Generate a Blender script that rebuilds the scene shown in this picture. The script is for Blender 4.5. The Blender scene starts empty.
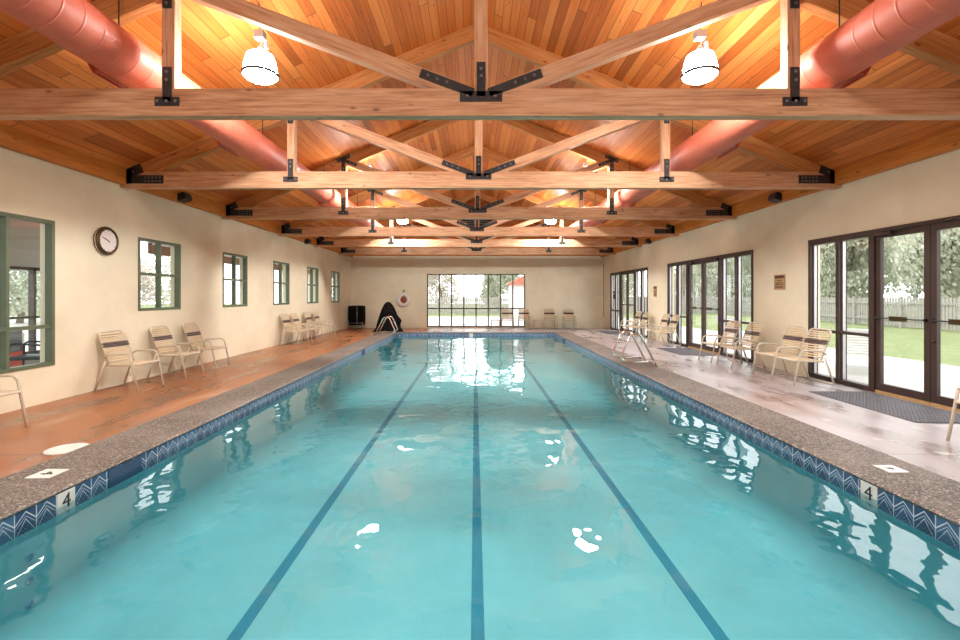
import bpy, math, random
from mathutils import Vector, Matrix

random.seed(7)
PI = math.pi
sc = bpy.context.scene
col = sc.collection

# ----------------------------------------------------------------- dimensions
CAM_Z = 1.424
XL, XR = -5.90, 6.10           # side walls
YN, YF = -4.0, 22.10           # near and far walls
PX, PY0, PY1 = 3.05, 0.45, 18.07
WATER_Z, POOL_Z = -0.122, -0.98
XC = 0.06                      # ridge
TRUSS_Z, PITCH, RIDGE = 3.218, 0.42, 5.98
TRUSS_Y = [4.69 + 3.09 * k for k in range(6)]


def deck_z(x, y):
    # the deck falls a little towards the walls, and more towards the far wall
    sx = min(1, max(0, (abs(x) - 3.7) / 2.0))
    sy = min(1, max(0, (y - 18.5) / 3.6))
    return -max(.045 * sx, .10 * sy)


def roof_z(x):
    return RIDGE - PITCH * abs(x - XC)


# ----------------------------------------------------------------- mesh helper
def fillet(pts, r, n=6):
    pts = [Vector(p) for p in pts]
    out = [pts[0]]
    for i in range(1, len(pts) - 1):
        a, b, c = pts[i - 1], pts[i], pts[i + 1]
        d1, d2 = (a - b), (c - b)
        rr = min(r, d1.length * .48, d2.length * .48)
        p, q = b + d1.normalized() * rr, b + d2.normalized() * rr
        for k in range(n + 1):
            t = k / n
            out.append(p * (1 - t) ** 2 + b * 2 * t * (1 - t) + q * t * t)
    out.append(pts[-1])
    return out


class MB:
    def __init__(self):
        self.v, self.f, self.mi, self.cur = [], [], [], 0

    def add(self, vs, fs):
        o = len(self.v)
        self.v += [tuple(v) for v in vs]
        self.f += [tuple(i + o for i in f) for f in fs]
        self.mi += [self.cur] * len(fs)
        return self

    def box(self, x0, x1, y0, y1, z0, z1, M=None):
        vs = [Vector((x, y, z)) for z in (z0, z1) for y in (y0, y1) for x in (x0, x1)]
        if M is not None:
            vs = [M @ v for v in vs]
        return self.add(vs, [(0, 2, 3, 1), (4, 5, 7, 6), (0, 1, 5, 4), (2, 6, 7, 3), (0, 4, 6, 2), (1, 3, 7, 5)])

    def tube(self, pts, r, n=8, closed=False, caps=True):
        pts = [Vector(p) for p in pts]
        m = len(pts)
        tan = []
        for i in range(m):
            a = pts[(i - 1) % m] if (closed or i > 0) else pts[i]
            b = pts[(i + 1) % m] if (closed or i < m - 1) else pts[i]
            tan.append((b - a).normalized())
        up = Vector((0, 0, 1)) if abs(tan[0].z) < .9 else Vector((1, 0, 0))
        nrm = (up - tan[0] * up.dot(tan[0])).normalized()
        vs, fs = [], []
        for i in range(m):
            nrm = (nrm - tan[i] * nrm.dot(tan[i]))
            nrm = nrm.normalized() if nrm.length > 1e-6 else tan[i].orthogonal().normalized()
            bi = tan[i].cross(nrm)
            for k in range(n):
                a = 2 * PI * k / n
                vs.append(pts[i] + (nrm * math.cos(a) + bi * math.sin(a)) * r)
        for i in range(m if closed else m - 1):
            j = (i + 1) % m
            for k in range(n):
                l = (k + 1) % n
                fs.append((i * n + k, i * n + l, j * n + l, j * n + k))
        if caps and not closed:
            fs.append(tuple(range(n))[::-1])
            fs.append(tuple((m - 1) * n + k for k in range(n)))
        return self.add(vs, fs)

    def lathe(self, prof, n=24, M=None):
        """profile of (radius, height) about z"""
        vs, fs = [], []
        for (r, z) in prof:
            for k in range(n):
                a = 2 * PI * k / n
                vs.append(Vector((r * math.cos(a), r * math.sin(a), z)))
        for i in range(len(prof) - 1):
            for k in range(n):
                l = (k + 1) % n
                fs.append((i * n + k, i * n + l, (i + 1) * n + l, (i + 1) * n + k))
        if prof[0][0] > 1e-4:
            fs.append(tuple(range(n))[::-1])
        if prof[-1][0] > 1e-4:
            fs.append(tuple((len(prof) - 1) * n + k for k in range(n)))
        if M is not None:
            vs = [M @ v for v in vs]
        return self.add(vs, fs)

    def prism(self, poly, M, d0, d1):
        """polygon in local xy, pulled along local z from d0 to d1"""
        n = len(poly)
        vs = [M @ Vector((x, y, d0)) for x, y in poly] + [M @ Vector((x, y, d1)) for x, y in poly]
        fs = [tuple(range(n))[::-1], tuple(range(n, 2 * n))]
        fs += [(i, (i + 1) % n, (i + 1) % n + n, i + n) for i in range(n)]
        return self.add(vs, fs)

    def build(self, name, mat, parent=None, smooth=False, bevel=0.0):
        me = bpy.data.meshes.new(name)
        me.from_pydata(self.v, [], self.f)
        me.update()
        mats = mat if isinstance(mat, (list, tuple)) else [mat]
        for m in mats:
            me.materials.append(m)
        if len(mats) > 1:
            me.polygons.foreach_set('material_index', self.mi)
        if smooth:
            for p in me.polygons:
                p.use_smooth = True
        o = bpy.data.objects.new(name, me)
        col.objects.link(o)
        if parent is not None:
            o.parent = parent
        if bevel:
            b = o.modifiers.new('bevel', 'BEVEL')
            b.width, b.segments, b.limit_method = bevel, 2, 'ANGLE'
        if smooth:
            try:
                me.shade_auto_smooth(angle=0.7) if hasattr(me, 'shade_auto_smooth') else None
            except Exception:
                pass
        return o


def empty(name, loc, rz=0.0, label=None, cat=None, group=None, kind=None):
    o = bpy.data.objects.new(name, None)
    o.location = loc
    o.rotation_euler = (0, 0, rz)
    o.empty_display_size = .1
    col.objects.link(o)
    return tag(o, label, cat, group, kind)


def tag(o, label=None, cat=None, group=None, kind=None):
    if label:
        o['label'] = label
    if cat:
        o['category'] = cat
    if group:
        o['group'] = group
    if kind:
        o['kind'] = kind
    return o


def struct(o, label=None, cat=None):
    return tag(o, label, cat, None, 'structure')


def copy_tree(o, parent=None):
    c = o.copy()
    col.objects.link(c)
    if parent is not None:
        c.parent = parent
    for ch in [x for x in bpy.data.objects if x.parent == o]:
        copy_tree(ch, c)
    return c


# ----------------------------------------------------------------- materials
class NT:
    def __init__(self, name):
        self.m = bpy.data.materials.new(name)
        self.m.use_nodes = True
        self.t = self.m.node_tree
        self.t.nodes.clear()
        self.out = self.t.nodes.new('ShaderNodeOutputMaterial')

    def n(self, typ, **ins):
        nd = self.t.nodes.new(typ)
        for k, v in ins.items():
            if k.startswith('p_'):
                setattr(nd, k[2:], v)
            else:
                key = k.replace('_', ' ')
                key = int(key[1:]) if key[0] == 'i' and key[1:].isdigit() else key
                self.set(nd.inputs[key], v)
        return nd

    def set(self, sock, v):
        if isinstance(v, bpy.types.NodeSocket):
            self.t.links.new(v, sock)
        elif isinstance(v, bpy.types.Node):
            self.t.links.new(v.outputs[0], sock)
        else:
            if isinstance(v, (tuple, list)) and len(v) == 3 and sock.type == 'RGBA':
                v = (*v, 1)
            sock.default_value = v

    def math(self, op, a, b=0.0, c=0.0):
        nd = self.t.nodes.new('ShaderNodeMath')
        nd.operation = op
        for i, v in enumerate((a, b, c)):
            self.set(nd.inputs[i], v)
        return nd.outputs[0]

    def mix(self, fac, a, b, blend='MIX'):
        nd = self.t.nodes.new('ShaderNodeMix')
        nd.data_type = 'RGBA'
        nd.blend_type = blend
        self.set(nd.inputs[0], fac)
        self.set(nd.inputs[6], a)
        self.set(nd.inputs[7], b)
        return nd.outputs[2]

    def coords(self, which='Object', scale=(1, 1, 1)):
        tc = self.t.nodes.new('ShaderNodeTexCoord')
        mp = self.t.nodes.new('ShaderNodeMapping')
        mp.inputs['Scale'].default_value = scale
        self.t.links.new(tc.outputs[which], mp.inputs['Vector'])
        return mp.outputs[0]

    def xyz(self, vec):
        s = self.t.nodes.new('ShaderNodeSeparateXYZ')
        self.t.links.new(vec, s.inputs[0])
        return s.outputs

    def vec(self, x, y, z):
        c = self.t.nodes.new('ShaderNodeCombineXYZ')
        for i, v in enumerate((x, y, z)):
            self.set(c.inputs[i], v)
        return c.outputs[0]

    def noise(self, vec, scale, detail=3, rough=.55):
        return self.n('ShaderNodeTexNoise', Vector=vec, Scale=scale, Detail=detail, Roughness=rough).outputs[0]

    def ramp(self, fac, stops):
        r = self.t.nodes.new('ShaderNodeValToRGB')
        els = r.color_ramp.elements
        while len(els) < len(stops):
            els.new(.5)
        for e, (p, c) in zip(els, stops):
            e.position = p
            e.color = (*c, 1) if len(c) == 3 else c
        self.set(r.inputs[0], fac)
        return r.outputs[0]

    def bump(self, h, strength=.3, dist=.01):
        return self.n('ShaderNodeBump', Height=h, Strength=strength, Distance=dist).outputs[0]

    def principled(self, color, rough=.5, metal=0.0, spec=.5, normal=None):
        p = self.n('ShaderNodeBsdfPrincipled')
        self.set(p.inputs['Base Color'], color)
        self.set(p.inputs['Roughness'], rough)
        self.set(p.inputs['Metallic'], metal)
        self.set(p.inputs['Specular IOR Level'], spec)
        if normal is not None:
            self.set(p.inputs['Normal'], normal)
        return p.outputs[0]

    def done(self, shader):
        self.t.links.new(shader, self.out.inputs['Surface'])
        return self.m


def plain(name, c, rough=.5, metal=0.0, spec=.5, vary=.08, scale=6.0, bump=0.0):
    t = NT(name)
    v = t.coords()
    f = t.noise(v, scale, 3)
    lo = tuple(x * (1 - vary) for x in c)
    hi = tuple(min(1, x * (1 + vary)) for x in c)
    cc = t.ramp(f, [(.3, lo), (.7, hi)])
    nm = t.bump(t.noise(v, scale * 8, 2), bump, .004) if bump else None
    return t.done(t.principled(cc, rough, metal, spec, nm))


def wood_beam(name, c0, c1, c2):
    """grain along local x, knots, per-piece shift"""
    t = NT(name)
    tc = t.t.nodes.new('ShaderNodeTexCoord')
    oi = t.t.nodes.new('ShaderNodeObjectInfo')
    sh = t.math('MULTIPLY', oi.outputs['Random'], 37.0)
    add = t.n('ShaderNodeVectorMath', p_operation='ADD')
    t.t.links.new(tc.outputs['Object'], add.inputs[0])
    t.set(add.inputs[1], t.vec(sh, sh, sh))
    x, y, z = t.xyz(add.outputs[0])
    g = t.vec(t.math('MULTIPLY', x, 1.2), t.math('MULTIPLY', y, 22), t.math('MULTIPLY', z, 22))
    grain = t.noise(g, 1.6, 5, .65)
    big = t.noise(t.vec(t.math('MULTIPLY', x, .8), t.math('MULTIPLY', y, 3), t.math('MULTIPLY', z, 3)), 1.0, 3)
    f = t.math('ADD', t.math('MULTIPLY', grain, .7), t.math('MULTIPLY', big, .3))
    cc = t.ramp(f, [(.33, c0), (.5, c1), (.68, c2)])
    vo = t.n('ShaderNodeTexVoronoi', Vector=t.vec(t.math('MULTIPLY', x, 2.0), t.math('MULTIPLY', y, 5), t.math('MULTIPLY', z, 5)), Scale=1.3)
    knot = t.ramp(vo.outputs['Distance'], [(.05, (1, 1, 1)), (.13, (0, 0, 0))])
    kn = t.math('MULTIPLY', knot, .75)
    cc = t.mix(kn, cc, tuple(q * .35 for q in c0))
    # thin lengthwise checks in the timber
    crack = t.noise(t.vec(t.math('MULTIPLY', x, .9), t.math('MULTIPLY', y, 40), t.math('MULTIPLY', z, 40)), 1.1, 2)
    ck = t.ramp(crack, [(.27, (1, 1, 1)), (.33, (0, 0, 0))])
    cc = t.mix(t.math('MULTIPLY', ck, .6), cc, tuple(q * .4 for q in c0))
    return t.done(t.principled(cc, .62, 0, .3, t.bump(grain, .4, .01)))


def wood_boards(name, swap=False, width=.135):
    """tongue-and-groove ceiling boards running along y, every board its own tone"""
    t = NT(name)
    tc = t.t.nodes.new('ShaderNodeTexCoord')
    x, y, z = t.xyz(tc.outputs['Object'])
    if swap:
        x, y = z, x
    u = t.math('DIVIDE', x, width)
    bid = t.math('FLOOR', u)
    fr = t.math('FRACT', u)
    wn = t.n('ShaderNodeTexWhiteNoise', p_noise_dimensions='1D', W=bid)
    off = t.math('MULTIPLY', wn.outputs[0], 7.3)
    seg = t.math('FLOOR', t.math('DIVIDE', t.math('ADD', y, off), 4.6))
    segf = t.math('FRACT', t.math('DIVIDE', t.math('ADD', y, off), 4.6))
    w2 = t.n('ShaderNodeTexWhiteNoise', p_noise_dimensions='2D', Vector=t.vec(bid, seg, 0))
    tone = w2.outputs[0]
    sh = t.math('MULTIPLY', tone, 50.0)
    grain = t.noise(t.vec(t.math('ADD', t.math('MULTIPLY', x, 26), sh), t.math('ADD', t.math('MULTIPLY', y, .9), sh), sh), 1.4, 5, .62)
    f = t.math('ADD', t.math('MULTIPLY', tone, .46), t.math('MULTIPLY', grain, .60))
    cc = t.ramp(f, [(.12, (.22, .055, .008)), (.36, (.46, .116, .018)), (.53, (.63, .178, .033)), (.72, (.72, .245, .056)), (.92, (.80, .35, .115))])
    vo = t.n('ShaderNodeTexVoronoi', Vector=t.vec(t.math('ADD', t.math('MULTIPLY', x, 9), sh), t.math('MULTIPLY', y, 3), 0), Scale=1.0)
    knot = t.ramp(vo.outputs['Distance'], [(.05, (1, 1, 1)), (.14, (0, 0, 0))])
    cc = t.mix(t.math('MULTIPLY', knot, .55), cc, (.13, .04, .012))
    edge = t.math('ABSOLUTE', t.math('SUBTRACT', fr, .5))
    gap = t.math('GREATER_THAN', edge, .472)
    butt = t.math('LESS_THAN', segf, .003)
    line = t.math('MAXIMUM', gap, butt)
    cc = t.mix(t.math('MULTIPLY', line, .8), cc, (.10, .03, .008))
    h = t.math('SUBTRACT', grain, t.math('MULTIPLY', line, 2.0))
    return t.done(t.principled(cc, .5, 0, .35, t.bump(h, .3, .006)))


def stucco(name, c):
    t = NT(name)
    v = t.coords()
    big = t.noise(v, 1.1, 4, .6)
    fine = t.noise(v, 26, 4, .6)
    lo = tuple(q * .90 for q in c)
    hi = tuple(min(1, q * 1.05) for q in c)
    cc = t.ramp(big, [(.3, lo), (.7, hi)])
    return t.done(t.principled(cc, .6, 0, .3, t.bump(fine, .22, .01)))


def deck_mat():
    t = NT('stained_concrete')
    tc = t.t.nodes.new('ShaderNodeTexCoord')
    vec = tc.outputs['Object']
    x, y, z = t.xyz(vec)
    st = t.noise(t.vec(t.math('MULTIPLY', x, 1.7), t.math('MULTIPLY', y, .5), 0), 1.3, 4, .55)
    blot = t.noise(vec, .55, 3, .5)
    f = t.math('ADD', t.math('MULTIPLY', st, .7), t.math('MULTIPLY', blot, .3))
    cc = t.ramp(f, [(.30, (.14, .065, .036)), (.42, (.20, .078, .032)), (.50, (.31, .108, .032)), (.58, (.36, .145, .055)), (.70, (.47, .31, .21))])
    # door side paler: mostly window glare painted into the colour, partly worn concrete
    glare_wear = t.ramp(t.math('ADD', t.math('MULTIPLY', x, .085), t.math('MULTIPLY', t.math('SUBTRACT', blot, .5), .9)), [(.02, (0, 0, 0)), (.25, (1, 1, 1))])
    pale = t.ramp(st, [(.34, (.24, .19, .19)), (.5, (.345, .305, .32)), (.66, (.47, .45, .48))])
    cc = t.mix(t.math('MULTIPLY', glare_wear, .93), cc, pale)
    chip = t.noise(vec, 3.6, 2, .45)
    ch = t.ramp(chip, [(.66, (0, 0, 0)), (.74, (1, 1, 1))])
    cc = t.mix(t.math('MULTIPLY', ch, t.math('MULTIPLY_ADD', glare_wear, .6, .15)), cc, (.66, .60, .56))
    j = t.math('ABSOLUTE', t.math('SUBTRACT', t.math('FRACT', t.math('DIVIDE', t.math('SUBTRACT', y, 4.2), 3.05)), .5))
    jl = t.math('GREATER_THAN', j, .4975)
    cc = t.mix(t.math('MULTIPLY', jl, .7), cc, (.06, .03, .02))
    rg = t.ramp(st, [(.35, (.22, .22, .22)), (.65, (.42, .42, .42))])
    return t.done(t.principled(cc, rg, 0, .5, t.bump(t.noise(vec, 14, 4), .10, .01)))


def coping_mat():
    t = NT('exposed_aggregate')
    v = t.coords()
    vo = t.n('ShaderNodeTexVoronoi', Vector=v, Scale=85.0)
    spot = vo.outputs['Color']
    r = t.xyz(spot)[0]
    cc = t.ramp(r, [(0, (.035, .030, .027)), (.4, (.085, .070, .060)), (.75, (.165, .140, .122)), (1, (.38, .34, .30))])
    big = t.noise(v, 1.4, 4)
    cc = t.mix(t.ramp(big, [(.4, (0, 0, 0)), (.75, (.5, .5, .5))]), cc, (.30, .26, .23))
    return t.done(t.principled(cc, .5, 0, .4, t.bump(vo.outputs['Distance'], .5, .006)))


TILE = .1537


def tile_mat(name, axis):
    t = NT(name)
    tc = t.t.nodes.new('ShaderNodeTexCoord')
    xyz = t.xyz(tc.outputs['Object'])
    a, z = xyz[axis], xyz[2]
    ud = t.math('DIVIDE', a, TILE)
    u = t.math('FRACT', ud)
    wn = t.n('ShaderNodeTexWhiteNoise', p_noise_dimensions='1D', W=t.math('FLOOR', ud))
    v = t.math('DIVIDE', t.math('ADD', z, .176), .150)
    d = t.math('ABSOLUTE', t.math('SUBTRACT', u, .5))
    l1 = t.math('LESS_THAN', t.math('ABSOLUTE', t.math('SUBTRACT', v, t.math('MULTIPLY_ADD', d, -.98, .93))), .036)
    l2 = t.math('LESS_THAN', t.math('ABSOLUTE', t.math('SUBTRACT', v, t.math('MULTIPLY_ADD', d, -.98, .74))), .016)
    l3 = t.math('LESS_THAN', t.math('ABSOLUTE', t.math('SUBTRACT', v, t.math('MULTIPLY_ADD', d, -1.5, .60))), .026)
    gr = t.math('GREATER_THAN', d, .475)
    ln = t.math('MAXIMUM', t.math('MAXIMUM', l1, l2), t.math('MAXIMUM', l3, gr))
    base = t.ramp(wn.outputs[0], [(0, (.022, .062, .15)), (.5, (.038, .10, .21)), (1, (.055, .14, .27))])
    cc = t.mix(ln, base, (.50, .60, .68))
    return t.done(t.principled(cc, .35, 0, .3))


def glass_mat(name, tint=(.93, .95, .94), k=1.45):
    t = NT(name)
    lw = t.n('ShaderNodeLayerWeight', Blend=.5)
    fr = t.math('MULTIPLY_ADD', t.math('POWER', lw.outputs['Facing'], 5.0), .92, .035)
    tr = t.n('ShaderNodeBsdfTransparent', Color=tint)
    gl = t.n('ShaderNodeBsdfGlossy', Color=(1, 1, 1), Roughness=.02)
    mx = t.n('ShaderNodeMixShader', i0=fr, i1=tr, i2=gl)
    return t.done(mx.outputs[0])


def water_mat():
    t = NT('pool_water_surface')
    v = t.coords('Object', (1.0, .8, 1.0))
    a = t.noise(v, 1.0, 1, .4)
    b = t.noise(v, 3.4, 2, .5)
    h = t.math('ADD', t.math('MULTIPLY', a, .8), t.math('MULTIPLY', b, .16))
    nm = t.bump(h, .42, .10)
    fr = t.n('ShaderNodeFresnel', IOR=1.36, Normal=nm)
    tr = t.n('ShaderNodeBsdfTransparent', Color=(.86, .97, .98))
    gl = t.n('ShaderNodeBsdfGlossy', Color=(1, 1, 1), Roughness=.015, Normal=nm)
    mx = t.n('ShaderNodeMixShader', i0=fr, i1=tr, i2=gl)
    return t.done(mx.outputs[0])


def plaster_mat(name, c):
    t = NT(name)
    v = t.coords()
    f = t.noise(v, .8, 4, .55)
    g = t.noise(v, 3.0, 3, .5)
    cc = t.ramp(t.math('ADD', t.math('MULTIPLY', f, .7), t.math('MULTIPLY', g, .3)), [(.3, tuple(q * .88 for q in c)), (.7, tuple(min(1, q * 1.08) for q in c))])
    return t.done(t.principled(cc, .6, 0, .2))


def emit(name, c, s):
    t = NT(name)
    e = t.n('ShaderNodeEmission', Color=c, Strength=s)
    return t.done(e.outputs[0])


def leaf_mat(name, c0, c1):
    t = NT(name)
    tc = t.t.nodes.new('ShaderNodeTexCoord')
    f = t.noise(tc.outputs['Object'], 1.7, 4, .7)
    cc = t.ramp(f, [(.3, c0), (.7, c1)])
    d = t.n('ShaderNodeBsdfDiffuse', Color=cc)
    tl = t.n('ShaderNodeBsdfTranslucent', Color=cc)
    mx = t.n('ShaderNodeMixShader', i0=.35, i1=d, i2=tl)
    return t.done(mx.outputs[0])


M = {}
M['beam'] = wood_beam('rough_sawn_timber', (.34, .155, .078), (.60, .345, .20), (.74, .50, .33))
M['rafter'] = wood_beam('rafter_timber', (.30, .10, .026), (.50, .205, .062), (.62, .31, .12))
M['plate'] = wood_beam('wall_plate_timber', (.42, .13, .022), (.56, .20, .035), (.66, .27, .06))
M['boards'] = wood_boards('cedar_ceiling_boards')
M['gable'] = wood_boards('cedar_gable_boards', True)
M['iron'] = plain('black_iron', (.026, .026, .030), .45, .2, .5, .3, 30, .5)
M['bolt'] = plain('bolt_head_steel', (.16, .16, .17), .4, .4, .5)
M['duct'] = plain('terracotta_duct_paint', (.62, .155, .095), .5, 0, .25, .06, 3)
M['wall'] = stucco('cream_wall', (.83, .775, .60))
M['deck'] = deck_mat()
M['coping'] = coping_mat()
M['tile_y'] = tile_mat('blue_pattern_tile_long', 1)
M['tile_x'] = tile_mat('blue_pattern_tile_end', 0)
M['glass'] = glass_mat('window_glass')
M['water'] = water_mat()
M['plaster'] = plaster_mat('aqua_pool_plaster', (.195, .615, .70))
M['line'] = plaster_mat('blue_lane_line', (.030, .28, .42))
M['bronze'] = plain('bronze_aluminium', (.050, .030, .026), .42, .15, .4)
M['silver'] = plain('satin_aluminium', (.45, .42, .44), .35, .7, .5)
M['green'] = plain('green_window_paint', (.115, .155, .095), .45, 0, .5)
M['steel'] = plain('stainless_steel', (.72, .70, .66), .16, 1.0, .5, .03)
M['strap'] = plain('cream_vinyl_strap', (.66, .53, .35), .45, 0, .4, .05)
M['brown'] = plain('brown_vinyl_strap', (.060, .026, .022), .4, 0, .4)
M['frame'] = plain('cream_powder_coat', (.62, .56, .46), .35, 0, .5, .04)
M['white'] = plain('white_plastic', (.82, .81, .78), .4, 0, .5, .03)
M['offwhite'] = plain('depth_tile_white', (.72, .71, .68), .3, 0, .5, .04)
M['black'] = plain('black_plastic', (.012, .012, .013), .45, 0, .5)
M['cloth'] = plain('black_cover_cloth', (.005, .0045, .005), .75, 0, .06, .2, 4, .3)
M['grey'] = plain('grey_metal', (.36, .36, .37), .4, .5, .5)
M['gold'] = plain('dark_brass', (.085, .055, .022), .3, .6, .5)
M['clockface'] = plain('clock_face_white', (.80, .78, .76), .4, 0, .4, .02)
M['clocksilver'] = plain('clock_silver_ring', (.70, .66, .58), .25, .8, .5)
M['red'] = plain('red_plastic', (.55, .05, .04), .4)
M['redrope'] = plain('red_brown_rope', (.33, .085, .05), .7, 0, .3, .25, 30, .4)
M['sign'] = plain('tan_sign_board', (.42, .27, .12), .5)
M['signdark'] = plain('dark_sign_letters', (.07, .03, .012), .5)
M['mat'] = plain('grey_rubber_mat', (.10, .095, .11), .6)
M['matbase'] = plain('mat_gap', (.30, .27, .28), .7)
M['concrete'] = stucco('patio_concrete', (.42, .40, .385))
M['lawn'] = leaf_mat('mown_lawn', (.24, .27, .135), (.33, .36, .20))
M['leaf_a'] = leaf_mat('pale_leaves', (.40, .42, .33), (.62, .63, .53))
M['leaf_b'] = leaf_mat('green_leaves', (.34, .37, .28), (.54, .56, .45))
M['leaf_c'] = leaf_mat('blossom_leaves', (.46, .40, .35), (.66, .60, .53))
M['bark'] = plain('tree_bark', (.16, .12, .09), .8, 0, .2, .3, 9, .5)
M['fence'] = plain('weathered_fence', (.30, .285, .26), .8, 0, .2, .15)
M['lobbywhite'] = stucco('lobby_white', (.74, .72, .72))
M['lobbygrey'] = stucco('lobby_taupe', (.30, .27, .24))
M['fascia'] = plain('brown_fascia', (.22, .10, .06), .6)
M['rust'] = plain('rust_roof', (.42, .13, .08), .7)
M['shade'] = emit('lit_lamp_shade', (1.0, .965, .91), 84.0)
M['lens'] = emit('lit_lamp_lens', (1.0, .965, .91), 480.0)
M['strip'] = emit('lit_strip_light', (1, .97, .92), 22.0)
M['dark'] = plain('skimmer_dark', (.025, .065, .14), .6)

# ----------------------------------------------------------------- camera
cam_d = bpy.data.cameras.new('camera')
cam_d.sensor_width = 36.0
cam_d.lens = 465.0 / 960.0 * 36.0
cam_d.shift_x = 5.0 / 960.0
cam_d.shift_y = -24.0 / 960.0
cam_d.clip_start, cam_d.clip_end = .05, 400
cam = bpy.data.objects.new('camera', cam_d)
cam.location = (0, 0, CAM_Z)
cam.rotation_euler = (PI / 2, 0, 0)
col.objects.link(cam)
sc.camera = cam

# ----------------------------------------------------------------- room shell
SF = [(3.97, 8.49), (10.19, 14.71), (16.40, 20.92)]     # the three glazed fronts
HEAD = 2.44
LW = [(5.22, 6.52, .457, 2.475)] + [(8.14 + 2.73 * k, 9.31 + 2.73 * k, 1.16, 2.457) for k in range(5)]


def wall_boxes(mb, lo, hi, ops, z1, put):
    ops = sorted(ops)
    a = lo
    for (o0, o1, q0, q1) in ops:
        put(mb, a, o0, -.15, z1)
        if q0 > -.05:
            put(mb, o0, o1, -.15, q0)
        put(mb, o0, o1, q1, z1)
        a = o1
    put(mb, a, hi, -.15, z1)


WT = .20
WALL_TOP = 3.50
mb = MB()
wall_boxes(mb, YN, YF + WT, LW, WALL_TOP, lambda b, y0, y1, z0, z1: b.box(XL - WT, XL, y0, y1, z0, z1))
struct(mb.build('wall_left', M['wall']))
mb = MB()
wall_boxes(mb, YN, YF + WT, [(a, b, -.1, HEAD) for a, b in SF], WALL_TOP, lambda b, y0, y1, z0, z1: b.box(XR, XR + WT, y0, y1, z0, z1))
struct(mb.build('wall_right', M['wall']))
EW = (-2.28, 2.38, -.045, 2.47)
mb = MB()
wall_boxes(mb, XL, XR, [EW], 3.40, lambda b, x0, x1, z0, z1: b.box(x0, x1, YF, YF + WT, z0, z1))
struct(mb.build('wall_far', M['wall']))
Mg = Matrix(((1, 0, 0, 0), (0, 0, 1, 0), (0, 1, 0, 0), (0, 0, 0, 1)))   # local xy -> world xz
mb = MB().prism([(XL, 3.40), (XR, 3.40), (XR, roof_z(XR) + .03), (XC, RIDGE + .03), (XL, roof_z(XL) + .03)], Mg, YF, YF + WT)
struct(mb.build('wall_gable', M['gable']))
mb = MB().prism([(XL, -.02), (XR, -.02), (XR, roof_z(XR) + .03), (XC, RIDGE + .03), (XL, roof_z(XL) + .03)], Mg, YN - WT, YN)
struct(mb.build('wall_near', M['wall']))
# roof boards, two slopes
for nm, xe in (('ceiling_left', XL - .35), ('ceiling_right', XR + .35)):
    L = abs(xe - XC) * math.sqrt(1 + PITCH ** 2)
    o = MB().box(0, L, YN - .2, YF + .5, 0, .06).build(nm, M['boards'])
    ang = math.atan(PITCH)
    if xe < XC:
        o.rotation_euler = (0, ang, 0)
        # local x pointing outwards and down: mirror by rotating round z
        o.rotation_euler = (0, ang, PI)
        o.location = (XC, (YN - .2) + (YF + .5), RIDGE)
    else:
        o.rotation_euler = (0, ang, 0)
        o.location = (XC, 0, RIDGE)
    struct(o)
# timber plates along the wall tops
for nm, x0, x1 in (('trim_1', XL - .02, XL + .12), ('trim_2', XR - .14, XR + .02)):
    o = MB().box(0, YF - YN, -abs(x1 - x0) / 2, abs(x1 - x0) / 2, 3.275 + .0, 3.53).build(nm, M['plate'])
    o.rotation_euler = (0, 0, PI / 2)
    o.location = ((x0 + x1) / 2, YN, 0)
    struct(o)
o = MB().box(0, XR - XL, -.03, .03, 3.33, 3.42).build('trim_3', M['plate'])
o.location = (XL, YF - .02, 0)
struct(o)

# deck round the pool
CW = .64                                   # coping width
ox, oy0, oy1 = PX + CW, PY0 - CW, PY1 + .42
mb = MB()
gx = [XL - .05, -5.3, -4.7, -4.2, -ox] + [-ox + 2 * ox * k / 6 for k in range(1, 6)] + [ox, 4.2, 4.7, 5.3, XR + .05]
gy = [YN, oy0] + [oy0 + (oy1 - oy0) * k / 8 for k in range(1, 8)] + [oy1] + [oy1 + (YF + .05 - oy1) * k / 6 for k in range(1, 7)]
idx = {}
vs, fs = [], []
for i, x in enumerate(gx):
    for j, y in enumerate(gy):
        idx[i, j] = len(vs)
        vs.append((x, y, deck_z(x, y)))
for i in range(len(gx) - 1):
    for j in range(len(gy) - 1):
        if gx[i] >= -ox - 1e-6 and gx[i + 1] <= ox + 1e-6 and gy[j] >= oy0 - 1e-6 and gy[j + 1] <= oy1 + 1e-6:
            continue
        fs.append((idx[i, j], idx[i + 1, j], idx[i + 1, j + 1], idx[i, j + 1]))
mb.add(vs, fs)
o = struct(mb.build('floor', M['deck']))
sm = o.modifiers.new('thickness', 'SOLIDIFY')
sm.thickness, sm.offset = .12, -1


def ring(mb, x_in, y0, y1, x_out, yo0, yo1, za, zb):
    pi = [(-x_in, y0), (x_in, y0), (x_in, y1), (-x_in, y1)]
    po = [(-x_out, yo0), (x_out, yo0), (x_out, yo1), (-x_out, yo1)]
    vs = [(*p, za) for p in pi] + [(*p, zb) for p in po]
    mb.add(vs, [(i, (i + 1) % 4, (i + 1) % 4 + 4, i + 4) for i in range(4)])


mb = MB()
prof = [(0.02, -.030), (-.004, -.022), (-.010, -.008), (0.004, .003), (.03, .008), (.30, .008), (CW - .01, .008), (CW, .003), (CW, -.1)]
for (d0, z0), (d1, z1) in zip(prof, prof[1:]):
    s = .42 / CW
    ring(mb, PX + d0, PY0 - d0, PY1 + d0 * s, PX + d1, PY0 - d1, PY1 + d1 * s, z0, z1)
struct(mb.build('trim_4', M['coping']))

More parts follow.
